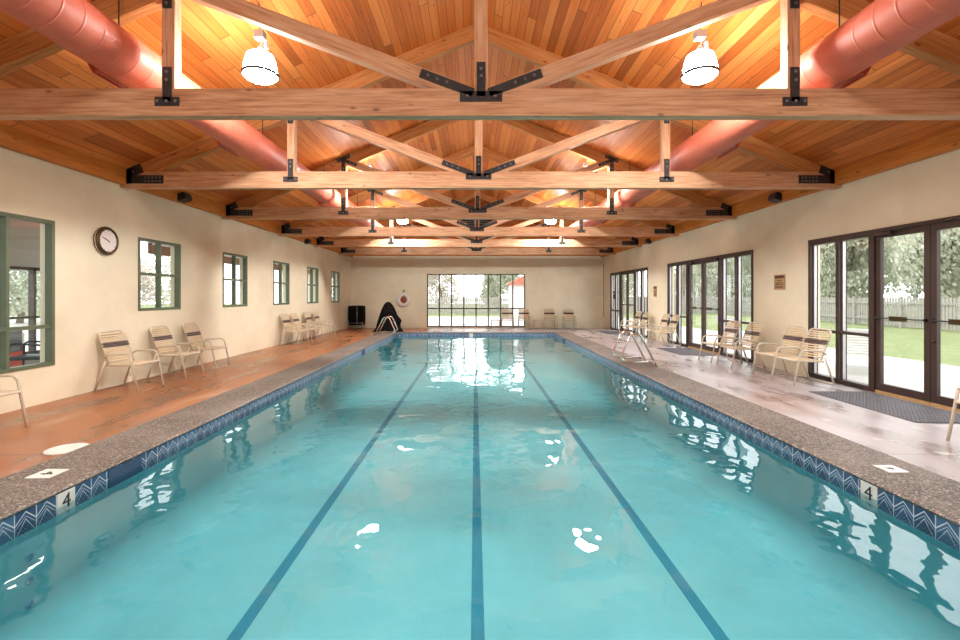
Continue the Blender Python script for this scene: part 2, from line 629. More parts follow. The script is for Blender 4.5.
# pool shell with rounded foot
mb = MB()
R = .30
prof = [(0, -.16), (0, POOL_Z + R)] + [(-(R - R * math.cos(k * PI / 48)), POOL_Z + R - R * math.sin(k * PI / 48)) for k in range(1, 25)]
for (d0, z0), (d1, z1) in zip(prof, prof[1:]):
    ring(mb, PX + d0, PY0 - d0, PY1 + d0, PX + d1, PY0 - d1, PY1 + d1, z0, z1)
q = -R
mb.add([(-PX - q, PY0 - q, POOL_Z), (PX + q, PY0 - q, POOL_Z), (PX + q, PY1 + q, POOL_Z), (-PX - q, PY1 + q, POOL_Z)], [(0, 1, 2, 3)])
pool = struct(mb.build('pool_basin', M['plaster'], smooth=False), 'long aqua swimming pool basin with three dark lane lines', 'pool')
for k, lx in enumerate((-1.69, .02, 1.73)):
    mb = MB().box(lx - .048, lx + .048, PY0 + .9, PY1 - 1.3, POOL_Z, POOL_Z + .004)
    mb.box(lx - .40, lx + .40, PY1 - 1.49, PY1 - 1.3, POOL_Z, POOL_Z + .004)
    mb.build('lane_line', M['line'], pool)
for yy, xx in ((4.05, -1), (12.66, -1), (15.9, 1)):
    x0 = xx * PX
    mb = MB().box(x0 - .012, x0 + .012, yy - .19, yy + .19, -.175, -.032)
    mb.build('skimmer_opening', M['dark'], pool)
mb = MB()
for k in range(3):
    zz = -.36 - .16 * k
    mb = MB().lathe([(.03, -.004), (.03, .006), (.02, .012), (0, .012)], 14, Matrix.Translation((-PX + .0, 3.18, zz)) @ Matrix.Rotation(PI / 2, 4, 'Y'))
    mb.build('wall_fitting', M['line'], pool)
# waterline tile
mb = MB()
for s in (-1, 1):
    mb.box(s * PX - .006, s * PX + .006, PY0, PY1, -.18, -.026)
struct(mb.build('trim_5', M['tile_y']))
struct(MB().box(-PX, PX, PY1 - .006, PY1 + .006, -.18, -.026).build('trim_6', M['tile_x']))
struct(MB().box(-PX, PX, PY0 - .006, PY0 + .006, -.18, -.026).build('trim_7', M['tile_x']))
# water sheet
mb = MB().add([(-PX + .006, PY0 + .006, WATER_Z), (PX - .006, PY0 + .006, WATER_Z), (PX - .006, PY1 - .006, WATER_Z), (-PX + .006, PY1 - .006, WATER_Z)], [(0, 1, 2, 3)])
struct(mb.build('water', M['water']), 'still turquoise pool water with gentle ripples', 'water')


# ----------------------------------------------------------------- roof trusses
def beam(name, p0, p1, depth, width, mat, parent, bevel=.008):
    dx, dz = p1[0] - p0[0], p1[1] - p0[1]
    L = math.hypot(dx, dz)
    o = MB().box(0, L, -width / 2, width / 2, -depth / 2, depth / 2).build(name, mat, parent, bevel=bevel)
    o.location = (p0[0], 0, p0[1])
    o.rotation_euler = (0, -math.atan2(dz, dx), 0)
    return o


TW = .125


def plate(mb, cx, cz, w, h, ang=0.0, bolts=()):
    """iron plate on the near face of the timber, centre (cx, cz), w along ang"""
    Mx = Matrix.Translation((cx, -TW / 2, cz)) @ Matrix.Rotation(-ang, 4, 'Y')
    mb.box(-w / 2, w / 2, -.014, .002, -h / 2, h / 2, Mx)
    mb.cur = 1
    for bx, bz in bolts:
        mb.lathe([(.016, 0), (.016, .012), (.007, .016)], 6, Mx @ Matrix.Translation((bx, -.014, bz)) @ Matrix.Rotation(PI / 2, 4, 'X'))
    mb.cur = 0


def make_truss():
    t = empty('roof_truss', (XC, TRUSS_Y[0], TRUSS_Z))
    o = beam('bottom_chord', (XL - XC + .01, .1375), (XR - XC - .01, .1375), .275, TW, M['beam'], t)
    sl = math.atan(PITCH)
    hd = .26 * math.cos(sl)
    for s in (-1, 1):
        beam('rafter', (s * 5.86, 2.632 - PITCH * 5.86), (s * .03, 2.632 - PITCH * .03), hd, TW - .006, M['rafter'], t)
        beam('post', (s * 3.12, .24), (s * 3.12, 1.26), .13, TW - .010, M['beam'], t)
        z = lambda x: .275 - .184 + .085 + .38 * x
        beam('diagonal_brace', (s * .30, z(.30)), (s * 3.02, z(3.02)), .16, TW - .008, M['beam'], t)
        # foot of the post
        mb = MB()
        plate(mb, s * 3.12, .14, .24, .085, 0, [(-.09, 0), (.09, 0), (0, 0)])
        plate(mb, s * 3.12, .31, .085, .34, 0, [(0, .12), (0, .04)])
        mb.build('post_foot_strap', [M['iron'], M['bolt']], t)
        # head of the post
        mb = MB()
        a = -s * sl
        plate(mb, s * 3.12, 1.40, .32, .085, a, [(-.11, 0), (.11, 0)])
        plate(mb, s * 3.12, 1.23, .085, .32, 0, [(0, -.06), (0, -.12)])
        b = math.atan(.38)
        plate(mb, s * 2.97, z(2.97) + .0, .34, .075, s * b, [(-s * .10, 0), (-s * .02, 0)])
        mb.build('post_head_strap', [M['iron'], M['bolt']], t)
        # heel at the wall
        mb = MB()
        e = (XR - XC if s > 0 else XC - XL) - .02
        bl = [(-s * .30 + s * .06 * k, q) for k in range(5) for q in (-.03, .03)]
        plate(mb, s * (e - .36), .14, .70, .135, 0, bl)
        plate(mb, s * (e - .20), .30, .30, .22, -s * sl, [(-.08, .05), (.08, .05), (0, -.04)])
        plate(mb, s * (e - .10), .19, .18, .24, 0, [])
        mb.build('heel_plate', [M['iron'], M['bolt']], t)
    o = beam('king_post', (0, .24), (0, 2.62), .13, TW - .010, M['beam'], t)
    mb = MB()
    plate(mb, 0, .19, .42, .10, 0, [(-.14, 0), (.14, 0)])
    plate(mb, 0, .36, .085, .34, 0, [(0, .10), (0, .03)])
    for s in (-1, 1):
        b = math.atan(.38)
        plate(mb, s * .34, .176 + .38 * .34 + .02, .56, .085, s * b, [(s * .2, 0), (s * .1, 0), (0, 0)])
    mb.build('centre_strap', [M['iron'], M['bolt']], t)
    return t


TL = ['nearest timber roof truss, its chord spanning the whole picture above the pool',
      'second timber roof truss from the camera, its pale bottom chord ending in black heel plates',
      'third timber roof truss, darker chord just behind the pale second one',
      'fourth timber roof truss from the camera, its chord brightly lit',
      'fifth timber roof truss, second last before the far wall',
      'last timber roof truss, directly in front of the far wall top']
truss0 = make_truss()
trusses = [truss0] + [copy_tree(truss0) for k in range(5)]
for k, t in enumerate(trusses):
    t.location.y = TRUSS_Y[k]
    tag(t, TL[k], 'roof truss', 'timber trusses across the hall')

# ----------------------------------------------------------------- ducts
for s, lab in ((-1, 'round terracotta air duct hung under the roof on the clock wall side'),
               (1, 'round terracotta air duct hung under the roof on the glass door side')):
    dxx, dz, r = (XC - 3.56, 3.80, .228) if s < 0 else (XC + 3.52, 3.775, .236)
    d = empty('air_duct', (dxx, -2.5, dz), 0, lab, 'air duct', 'ventilation ducts along the roof')
    prof = [(r, 0)]
    yy = .1
    while yy < 20.0:
        prof += [(r, yy - .006), (r, yy), (r + .003, yy + .006), (r + .003, yy + .014), (r, yy + .020), (r, yy + .026)]
        yy += .21 if yy % 1.05 > .2 else .21
    prof += [(r, 20.0)]
    MB().lathe(prof, 40, Matrix.Rotation(-PI / 2, 4, 'X')).build('duct_pipe', M['duct'], d, smooth=True)
    for k in range(6):
        y0 = 7.05 + 2.2 * k
        ca = math.radians(-28) if s > 0 else math.radians(180 + 28)
        Mx = Matrix.Translation((0, y0, 0)) @ Matrix.Rotation(-ca, 4, 'Y')
        mb = MB().box(r - .03, r + .055, .18 * 0, .52, -.06, .06, Mx)
        mb.box(r + .05, r + .062, -.03, .55, -.085, .085, Mx)
        mb.build('air_register', M['duct'], d)
    for ty in TRUSS_Y[:5]:
        top = roof_z(dxx) + .01 - dz
        mb = MB().tube([(0, ty + 2.5 - .12, r - .01), (0, ty + 2.5 - .12, top)], .007, 6)
        mb.build('hanger_rod', M['black'], d)

# ----------------------------------------------------------------- pendant lamps
def make_lamp(s):
    """origin at the rim of the shade; hangs from the sloping ceiling"""
    L = empty('pendant_lamp', (0, 0, 0))
    mb = MB()
    mb.lathe([(0.0, -.075), (.10, -.062), (.165, -.03), (.195, 0), (.195, .012)], 28)
    mb.build('lens', M['lens'], L, smooth=True)
    mb = MB().lathe([(.198, .016), (.185, .09), (.165, .18), (.145, .235), (.11, .255), (.05, .262)], 28)
    mb.build('shade', M['shade'], L, smooth=True)
    MB().lathe([(.199, -.004), (.208, .0), (.208, .024), (.199, .028)], 28).build('rim', M['black'], L, smooth=True)
    mb = MB().lathe([(.05, .262), (.045, .30), (.03, .34), (.012, .36)], 14)
    mb.build('lamp_holder', M['grey'], L, smooth=True)
    mb = MB().box(-.055, .055, -.05, .05, .43, .52)
    mb.tube([(0, 0, .35), (.02, 0, .39), (0, 0, .44)], .008, 6)
    mb.box(.05, .09, -.02, .02, .32, .40)
    mb.build('junction_box', M['grey'], L)
    top = .83
    mb = MB().tube([(0, 0, .52), (-s * -.02, 0, top + .06)], .006, 6)
    mb.build('cord', M['black'], L)
    return L


lamp_spots = []
for row, yy in enumerate((0.02, 5.48, 11.12, 16.30)):
    for s in (-1, 1):
        lamp_spots.append((row, s, XC + s * 2.59, yy))
where = ['above the near pool end',
         'between the nearest and second trusses', 'hidden behind the second truss chord', 'small and far under the third truss']
lampL, lampR = make_lamp(-1), make_lamp(1)
used = {-1: 0, 1: 0}
for (row, s, x, y) in lamp_spots:
    src = lampL if s < 0 else lampR
    o = src if not used[s] else copy_tree(src)
    used[s] = 1
    o.location = (x, y, 4.09 if row == 2 else 4.02)
    tag(o, 'glowing pendant lamp ' + where[row] + (', on the clock wall side' if s < 0 else ', on the glass door side'), 'pendant lamp', 'pendant lamps under the roof')

# ----------------------------------------------------------------- left windows
def green_window(n, y0, y1, z0, z1, rail, cols):
    w = struct(empty('window_%d' % n, (XL, y0, z0)))
    W, H = y1 - y0, z1 - z0
    mb = MB()
    f = .05
    xa, xb = -.085, .012
    mb.box(xa, xb, 0, f, 0, H).box(xa, xb, W - f, W, 0, H).box(xa, xb, f, W - f, 0, f).box(xa, xb, f, W - f, H - f, H)
    for c in range(1, cols):
        yc = W * c / cols
        mb.box(xa, xb - .01, yc - f * .45, yc + f * .45, f, H - f)
    mb.box(xa + .02, xb - .012, f, W - f, rail - f * .5, rail + f * .5)
    mb.build('window_frame', M['green'], w)
    MB().box(-.055, -.049, f * .5, W - f * .5, f * .5, H - f * .5).build('pane', M['glass'], w)
    return w


green_window(1, 5.22, 6.52, .457, 2.475, .545, 2)
for k in range(5):
    a = LW[k + 1]
    green_window(2 + k, *a, .66, 2)

# ----------------------------------------------------------------- far window
w = struct(empty('window_7', (EW[0], YF, EW[2])))
W, H = EW[1] - EW[0], EW[3] - EW[2]
mb = MB()
f = .045
mb.box(0, f, -.02, .12, 0, H).box(W - f, W, -.02, .12, 0, H).box(f, W - f, -.02, .12, 0, f).box(f, W - f, -.02, .12, H - f, H)
for c in range(1, 8):
    xc = W * c / 8
    mb.box(xc - .028, xc + .028, -.015, .11, f, H - f)
mb.box(f, W - f, -.012, .10, .85, .905)
mb.build('window_frame', M['bronze'], w)
MB().box(f, W - f, .05, .056, f, H - f).build('pane', M['glass'], w)

# ----------------------------------------------------------------- glazed fronts with doors
wn, dn = 8, 1
for si, (ya, yb) in enumerate(SF):
    xs = XR
    zb = (-.045, -.045, -.065)[si]
    HD = HEAD - zb
    # head and sill
    mb = MB().box(-.02, .13, 0, yb - ya, HD - .055, HD).box(-.0, .13, 0, yb - ya, -.02, .035)
    o = mb.build('trim_%d' % (8 + si), M['bronze'])
    o.location = (xs, ya, zb)
    struct(o)
    for (p, q2) in ((ya, ya + 1.36), (yb - 1.36, yb)):
        w = struct(empty('window_%d' % wn, (xs, p, zb)))
        wn += 1
        W = q2 - p
        mb = MB()
        for yc, hw in ((.03, .03), (W / 2, .035), (W - .03, .03)):
            mb.box(-.018, .12, yc - hw, yc + hw, .035, HD - .055)
        for zc in (.05, .86, HD - .075):
            mb.box(-.012, .115, .06, W - .06, zc - .025, zc + .025)
        mb.build('window_frame', M['bronze'], w)
        MB().box(.05, .056, .04, W - .04, .05, HD - .07).build('pane', M['glass'], w)
        mb = MB()                                            # brushed inner bead
        for yc in (.075, W / 2 - .05, W / 2 + .05, W - .075):
            mb.box(.03, .075, yc - .014, yc + .014, .08, .83).box(.03, .075, yc - .014, yc + .014, .89, HD - .10)
        mb.build('glazing_bead', M['silver'], w)
    mid = (ya + yb) / 2
    for k, (p, q2) in enumerate(((ya + 1.36, mid), (mid, yb - 1.36))):
        d = struct(empty('door_%d' % dn, (xs, p, zb)))
        dn += 1
        W = q2 - p
        mb = MB()
        jy0, jy1 = (0, .045) if k == 0 else (W - .045, W)
        mb.box(-.022, .13, jy0, jy1, .035, HD - .055)
        mb.build('door_frame', M['bronze'], d)
        a0, a1 = (.05, W - .004) if k == 0 else (.004, W - .05)
        st = .085
        mb = MB()
        mb.box(.0, .05, a0, a0 + st, .045, HD - .06).box(.0, .05, a1 - st, a1, .045, HD - .06)
        mb.box(.0, .05, a0 + st, a1 - st, .045, .045 + .11).box(.0, .05, a0 + st, a1 - st, HD - .06 - .085, HD - .06)
        leaf = mb.build('door_leaf', M['bronze'], d)
        MB().box(.022, .028, a0 + st, a1 - st, .155, HD - .145).build('pane', M['glass'], d)
        mb = MB().tube([(-.04, a0 + .04, 1.14), (-.04, a1 - .04, 1.14)], .011, 8)
        mb.box(-.04, 0, a0 + .03, a0 + .055, 1.12, 1.16).box(-.04, 0, a1 - .055, a1 - .03, 1.12, 1.16)
        bar = mb.build('push_bar', M['black'], d)
        mc = (a0 + a1) / 2
        MB().box(-.06, -.03, mc - .13, mc + .13, 1.105, 1.175).build('push_pad', M['gold'], bar)
        hinge = a0 if k == 0 else a1
        sg = 1 if k == 0 else -1
        mb = MB().box(-.06, -.002, min(hinge + sg * .04, hinge + sg * .32), max(hinge + sg * .04, hinge + sg * .32), HD - .115, HD - .065)
        mb.tube([(-.05, hinge + sg * .18, HD - .06), (-.16, hinge + sg * .42, HD - .05), (-.03, hinge + sg * .62, HD - .04)], .010, 6)
        mb.build('door_closer', M['bronze'], d)
        if k == 0:
            MB().lathe([(.02, 0), (.02, .012), (.012, .02)], 12, Matrix.Translation((0, a1 - st / 2, .86)) @ Matrix.Rotation(-PI / 2, 4, 'Y')).build('lock', M['gold'], d)
        MB().box(-.01, .12, a0, a1, .0, .045).build('threshold', M['sign'], d)


# ----------------------------------------------------------------- door mats
def door_mat(y0, y1, label):
    m = empty('door_mat', (5.50, (y0 + y1) / 2, -.0385), 0, label, 'mat', 'rubber mats inside the glass doors')
    hx, hy = .43, (y1 - y0) / 2
    MB().box(-hx, hx, -hy, hy, .001, .006).build('backing', M['matbase'], m)
    mb = MB()
    nx, ny = 18, 30
    for i in range(nx + 1):
        x = -hx + 2 * hx * i / nx
        mb.box(x - .011, x + .011, -hy, hy, .005, .018)
    for j in range(ny + 1):
        y = -hy + 2 * hy * j / ny
        mb.box(-hx, hx, y - .014, y + .014, .005, .016)
    mb.build('rubber_grid', M['mat'], m)


door_mat(5.34, 7.05, 'grey rubber grid mat inside the nearest pair of glass doors')
door_mat(11.45, 12.95, 'grey rubber grid mat inside the middle pair of glass doors')
door_mat(17.7, 19.2, 'grey rubber grid mat inside the farthest pair of glass doors')


# ----------------------------------------------------------------- pool chairs
def make_chair():
    """faces +x, origin on the floor under the seat"""
    c = empty('pool_chair', (0, 0, 0))
    r = .0145
    w = .265
    for s in (-1, 1):
        y = s * w
        pts = fillet([(-.19, y, .50), (-.14, y, .555), (.24, y, .575), (.36, y, .0)], .09)
        cut = len(pts) * 2 // 3
        k = next(i for i, p in enumerate(pts) if p.x > .2 and p.z < .52)
        MB().tube(pts[:k + 1], r, 8).build('armrest', M['frame'], c, True)
        MB().tube(pts[k:], r, 8).build('front_leg', M['frame'], c, True)
        MB().tube([(-.17, y, .455), (-.33, y, .012)], r, 8).build('rear_leg', M['frame'], c, True)
    MB().tube([(-.33, -w, .013), (-.33, w, .013)], r, 8).build('rear_stretcher', M['frame'], c, True)
    # back hoop
    bw = .235
    foot, head = Vector((-.13, 0, .40)), Vector((-.325, 0, .90))
    pts = fillet([foot + Vector((0, -bw, 0)), head + Vector((0, -bw, 0)), head + Vector((0, bw, 0)), foot + Vector((0, bw, 0))], .10, 8)
    MB().tube(pts, r, 8).build('back_frame', M['frame'], c, True)
    # seat frame
    pts = fillet([(-.15, -w + .012, .385), (.30, -w + .012, .40), (.31, w - .012, .40), (-.15, w - .012, .385)], .05, 5)
    mb = MB().tube(pts, r, 8)
    mb.tube([(-.15, -w, .385), (-.15, w, .385)], r, 8)
    mb.build('seat_frame', M['frame'], c, True)
    d = head - foot
    L = d.length
    ang = math.atan2(d.x, d.z)
    n = 12
    back = MB()
    for i in range(n):
        tt = .09 + .83 * i / (n - 1)
        p = foot + d * tt
        half = bw - (0 if tt < .86 else .03)
        Mx = Matrix.Translation(p) @ Matrix.Rotation(ang, 4, 'Y')
        if i in (6, 7):
            MB().box(-.015, .015, -half - .012, half + .012, -.017, .017, Mx).build('brown_strap', M['brown'], c, bevel=.004)
        else:
            back.box(-.012, .012, -half - .012, half + .012, -.0125, .0125, Mx)
    back.build('back_straps', M['strap'], c, bevel=.004)
    seat = MB()
    for i in range(10):
        x = -.115 + .395 * i / 9
        z = .388 + .015 * (x + .15) / .45
        seat.box(x - .0145, x + .0145, -w + .0, w - .0, z - .013, z + .013)
    seat.build('seat_straps', M['strap'], c, bevel=.004)
    return c


chair0 = make_chair()
first = [True]


def chair(x, y, rz, label, group):
    o = chair0 if first[0] else copy_tree(chair0)
    first[0] = False
    o.location = (x, y, deck_z(x, y) + .002)
    o.rotation_euler = (0, 0, rz)
    return tag(o, label, 'chair', group)


GL, GR, GE = 'strap chairs along the clock wall', 'strap chairs along the glass door wall', 'strap chairs at the far wall'
b = 'cream brown-banded pool chair '
chair(-5.36, 4.93, -.05, b + 'under the large green window, cut by the picture edge', GL)
chair(-5.51, 7.42, -.08, b + 'below the clock, nearest of the three', GL)
chair(-5.50, 8.55, -.02, b + 'below the first small green window, middle of the three', GL)
chair(-5.50, 9.49, .03, b + 'just past the first small window, farthest of the three', GL)
chair(-5.48, 14.1, -.05, b + 'in the far cluster by the clock wall, nearest of its four', GL)
chair(-5.47, 14.86, .02, b + 'in the far cluster by the clock wall, second of its four', GL)
chair(-5.48, 16.0, -.03, b + 'in the far cluster by the clock wall, third of its four', GL)
chair(-5.47, 16.8, .03, b + 'in the far cluster by the clock wall, nearest the black bin', GL)
chair(5.10, 4.40, PI + .03, b + 'in front of the nearest glass doors, cut by the picture edge', GR)
chair(5.55, 7.88, PI + .06, b + 'in front of the nearest sidelight, beside the door mat', GR)
chair(5.58, 8.50, PI + .05, b + 'against the wall pier under the brown sign', GR)
chair(5.50, 9.62, PI + .03, b + 'at the wall pier edge, backing the middle sidelight', GR)
chair(5.46, 10.34, PI + .02, b + 'in front of the middle sidelight, second past the sign', GR)
chair(5.66, 13.8, PI - .02, b + 'beyond the middle doors, nearer of that pair', GR)
chair(5.66, 14.5, PI - .04, b + 'beyond the middle doors, against the far pier', GR)
chair(5.62, 16.0, PI + .02, b + 'behind the pool grab rails, nearer of that pair', GR)
chair(5.62, 16.8, PI, b + 'behind the pool grab rails, farther of that pair', GR)
chair(1.50, 21.55, -PI / 2, b + 'in front of the far window, silhouetted near its edge', GE)
chair(2.28, 21.58, -PI / 2 - .05, b + 'overlapping the end of the far window frame', GE)
chair(3.50, 21.6, -PI / 2 + .04, b + 'at the far plain wall, nearer to the far window', GE)
chair(4.38, 21.6, -PI / 2 - .03, b + 'at the far plain wall, nearer to the room corner', GE)


def strap_table(x, y, label):
    t = empty('side_table', (x, y, deck_z(x, y) + .002), 0, label, 'table', 'low strap tables at the far wall')
    for sx in (-1, 1):
        for sy in (-1, 1):
            MB().tube([(sx * .17, sy * .17, .38), (sx * .20, sy * .20, .0)], .012, 8).build('leg', M['frame'], t, True)
    mb = MB().tube(fillet([(-.2, -.2, .39), (.2, -.2, .39), (.2, .2, .39), (-.2, .2, .39), (-.2, -.2, .39)], .04), .012, 8)
    mb.build('rim', M['frame'], t, True)
    mb = MB()
    for i in range(8):
        xx = -.16 + .32 * i / 7
        mb.box(xx - .018, xx + .018, -.2, .2, .383, .402)
    mb.build('top_straps', M['strap'], t)


strap_table(2.90, 21.55, 'low cream strap table between the window chair and wall chairs')
strap_table(.95, 21.55, 'low cream strap table in front of the far window')


# ----------------------------------------------------------------- grab rails
def grab_rail(x, y, s, label, group):
    """P-shaped handrail; s=+1: anchor away from the pool in +x"""
    g = empty('grab_rail', (x, y, 0), 0, label, 'handrail', group)
    pts = fillet([(s * .12, 0, .0), (-s * .22, 0, .66), (-s * .40, 0, .66), (-s * .62, 0, .16), (-s * .48, 0, .085), (s * .02, 0, .085)], .11, 8)
    MB().tube(pts, .021, 10).build('rail', M['steel'], g, True)
    MB().lathe([(.055, .008), (.055, .016), (.03, .028), (.022, .03)], 18, Matrix.Translation((s * .12, 0, 0))).build('escutcheon', M['steel'], g, True)
    MB().tube([(s * -.02, 0, .085), (s * .085, 0, .068)], .019, 10).build('lower_joint', M['steel'], g, True)


G1 = 'stainless grab rails by the glass door side'
grab_rail(3.56, 9.42, 1, 'stainless pool grab rail on the glass door side, nearer of the pair', G1)
grab_rail(3.60, 10.12, 1, 'stainless pool grab rail on the glass door side, farther of the pair', G1)
G2 = 'stainless grab rails by the black cover'
grab_rail(-3.50, 16.75, -1, 'stainless pool grab rail in front of the black cover, nearer of the pair', G2)
grab_rail(-3.50, 17.35, -1, 'stainless pool grab rail close against the black cover, farther of the pair', G2)

# ----------------------------------------------------------------- covered pool lift
root = empty('pool_lift', (-3.45, 18.55, 0), 0, 'pointed pool lift shrouded in a black cover at the far pool corner', 'pool lift')
mb = MB()
rows, seg = 26, 56
vs, fs = [], []
rnd = random.Random(3)
ph = [rnd.random() * 6 for _ in range(8)]
for i in range(rows + 1):
    t = i / rows
    z = .01 + 1.19 * t
    rx = .50 * (1 - t) ** .52 + .015
    if t < .12:
        rx += .09 * (1 - t / .12)
    cx = -.02 + .02 * math.sin(3 * t)
    for k in range(seg):
        a = 2 * PI * k / seg
        fold = 1 + (.075 * (1 - t) + .02) * (math.sin(7 * a + ph[0] + 1.2 * t) * .6 + math.sin(11 * a + ph[1] - 2 * t) * .4)
        bump = .10 * math.exp(-((t - .38) / .10) ** 2) * max(0, math.cos(a - .1)) ** 4
        r1 = rx * fold + bump
        vs.append((cx + r1 * math.cos(a), r1 * .72 * math.sin(a), z))
for i in range(rows):
    for k in range(seg):
        l = (k + 1) % seg
        fs.append((i * seg + k, i * seg + l, (i + 1) * seg + l, (i + 1) * seg + k))
fs.append(tuple(rows * seg + k for k in range(seg)))
mb.add(vs, fs)
mb.build('cover', M['cloth'], root, True)
MB().box(-.30, .30, -.20, .20, 0, .04).build('base', M['grey'], root)

# ----------------------------------------------------------------- black hamper cart
h = empty('hamper_cart', (-5.51, 21.7, deck_z(-5.46, 21.7) + .002), .0, 'black fabric hamper cart on a grey frame in the far room corner', 'cart')
mb = MB()
vs, fs = [], []
ring_n = 32
lv = [(.16, .86), (.22, .97), (.5, 1.02), (.85, 1.0), (1.02, .98), (1.055, .9), (1.065, .4)]
for (z, k) in lv:
    for j in range(ring_n):
        a = 2 * PI * j / ring_n
        cxx, cyy = math.cos(a), math.sin(a)
        px = math.copysign(abs(cxx) ** .35, cxx) * .36 * k
        py = math.copysign(abs(cyy) ** .35, cyy) * .25 * k
        vs.append((px + .008 * math.sin(9 * a), py + .010 * math.sin(7 * a + z * 3), z))
for i in range(len(lv) - 1):
    for j in range(ring_n):
        l = (j + 1) % ring_n
        fs.append((i * ring_n + j, i * ring_n + l, (i + 1) * ring_n + l, (i + 1) * ring_n + j))
fs.append(tuple(range(ring_n))[::-1])
fs.append(tuple((len(lv) - 1) * ring_n + j for j in range(ring_n)))
mb.add(vs, fs)
mb.build('fabric_bag', M['cloth'], h, True)
mb = MB().tube([(.07, -.275, .06), (.07, -.275, 1.02)], .014, 8).tube([(-.33, -.275, .26), (.33, -.275, .26)], .014, 8)
mb.tube([(-.33, -.27, .12), (.33, -.27, .12)], .012, 8)
mb.build('frame', M['grey'], h, True)
for sx in (-.32, .32):
    for sy in (-.26, .22):
        MB().tube([(sx, sy, .40 if sx < 0 else .3), (sx, sy, .0)], .014, 8).build('leg', M['grey'], h, True)

# ----------------------------------------------------------------- life ring
g = empty('life_ring', (-3.38, YF - .090, 1.24), 0, 'white life ring with a red-brown rope coil hanging on the far wall', 'life ring')
mb = MB()
pts = [(.235 * math.cos(a), 0, .235 * math.sin(a)) for a in [2 * PI * k / 40 for k in range(40)]]
mb.tube(pts, .085, 14, closed=True)
mb.build('ring', M['white'], g, True)
for k in range(4):
    a0 = PI / 4 + k * PI / 2
    MB().tube([(.235 * math.cos(a0 + q), 0, .235 * math.sin(a0 + q)) for q in (-.06, -.03, 0, .03, .06)], .0865, 14).build('band', M['offwhite'], g, True)
mb = MB()
for r_ in (.04, .07, .10, .13):
    mb.tube([(r_ * math.cos(2 * PI * k / 24), -.03 + .01 * math.sin(k), r_ * math.sin(2 * PI * k / 24)) for k in range(24)], .019, 8, closed=True)
mb.tube([(-.02, -.02, -.02), (.03, -.04, .01)], .03, 8)
mb.build('throw_rope', M['redrope'], g, True)
mb = MB().tube(fillet([(0, .085, .44), (0, -.02, .44), (0, -.03, .30)], .03), .010, 8)
mb.lathe([(.035, 0), (.03, .02), (.012, .03)], 12, Matrix.Translation((0, .088, .44)) @ Matrix.Rotation(PI / 2, 4, 'X'))
mb.build('wall_hook', M['gold'], g)

# ----------------------------------------------------------------- clock
c = empty('wall_clock', (XL, 7.40, 2.30), 0, 'round wall clock with white face and dark brass rim', 'clock')
RX = Matrix.Rotation(PI / 2, 4, 'Y')
MB().lathe([(.215, -.0), (.225, .012), (.225, .05), (.215, .06)], 48, RX).build('case', M['gold'], c, True)
MB().lathe([(.216, .056), (.210, .072), (.182, .080), (.172, .070), (.170, .058)], 48, RX).build('rim', M['gold'], c, True)
MB().lathe([(.221, .022), (.2275, .026), (.2275, .038), (.221, .042)], 48, RX).build('silver_band', M['clocksilver'], c, True)
face = MB().lathe([(.186, .056), (.186, .063)], 48, RX).build('face', M['clockface'], c)


def hand(ang, L, w):
    # ang clockwise from 12, seen from inside the room (looking to -x, right is +y)
    mb = MB()
    Mx = Matrix.Translation((.069, 0, 0)) @ Matrix.Rotation(-ang, 4, 'X')
    return mb.box(-.002, .002, -w, w, -.03, L, Mx)


hand(math.radians(292), .135, .005).build('minute_hand', M['black'], c)
hand(math.radians(296), .085, .007).build('hour_hand', M['black'], c)
mb = MB()
for k in range(12):
    a = 2 * PI * k / 12
    Mx = Matrix.Translation((.0645, 0, 0)) @ Matrix.Rotation(-a, 4, 'X')
    mb.box(-.001, .001, -.004, .004, .148, .170, Mx)
mb.build('hour_mark', M['grey'], face)


# ----------------------------------------------------------------- signs and lettering
def text_mesh(txt, size, depth=.002):
    cu = bpy.data.curves.new('lettering', 'FONT')
    cu.body, cu.size, cu.extrude = txt, size, depth
    cu.align_x, cu.align_y = 'CENTER', 'CENTER'
    o = bpy.data.objects.new('lettering', cu)
    col.objects.link(o)
    dg = bpy.context.evaluated_depsgraph_get()
    me = bpy.data.meshes.new_from_object(o.evaluated_get(dg))
    bpy.data.objects.remove(o)
    return me


def text_obj(txt, size, mat, parent, loc, rot, name='lettering'):
    me = text_mesh(txt, size)
    me.materials.clear()
    me.materials.append(mat)
    o = bpy.data.objects.new(name, me)
    col.objects.link(o)
    o.parent = parent
    o.location, o.rotation_euler = loc, rot
    return o


def wall_sign(y, z, w, h, label):
    s = empty('wall_sign', (XR, y, z), 0, label, 'sign')
    MB().box(-.016, 0, -w / 2, w / 2, -h / 2, h / 2).build('board', M['sign'], s)
    mb = MB()                       # heading and rows of small print, too small to read in the photo
    mb.box(-.018, -.015, -w * .42, w * .42, h * .26, h * .43)
    mb.build('heading_band', M['signdark'], s)
    mb = MB()
    for k, (q, wd) in enumerate(((.10, .2), (-.05, .36), (-.15, .40), (-.28, .38), (-.36, .36))):
        mb.box(-.018, -.015, -w * wd, w * wd, h * q - h * .025, h * q + h * .025)
    mb.build('print_line', M['signdark'], s)


wall_sign(9.30, 1.70, .32, .30, 'small brown notice on the wall pier between near and middle doors')
wall_sign(15.72, 1.58, .26, .36, 'small brown notice on the wall pier between middle and far doors')
s = empty('door_notice', (XR + .0505, 20.55, 1.47), 0, 'small dark notice on the farthest glazed front near the room corner', 'sign')
MB().box(-.012, 0, -.11, .11, -.17, .17).build('board', M['signdark'], s)
MB().box(-.014, -.011, -.08, .08, .02, .10).build('pale_panel', M['offwhite'], s)


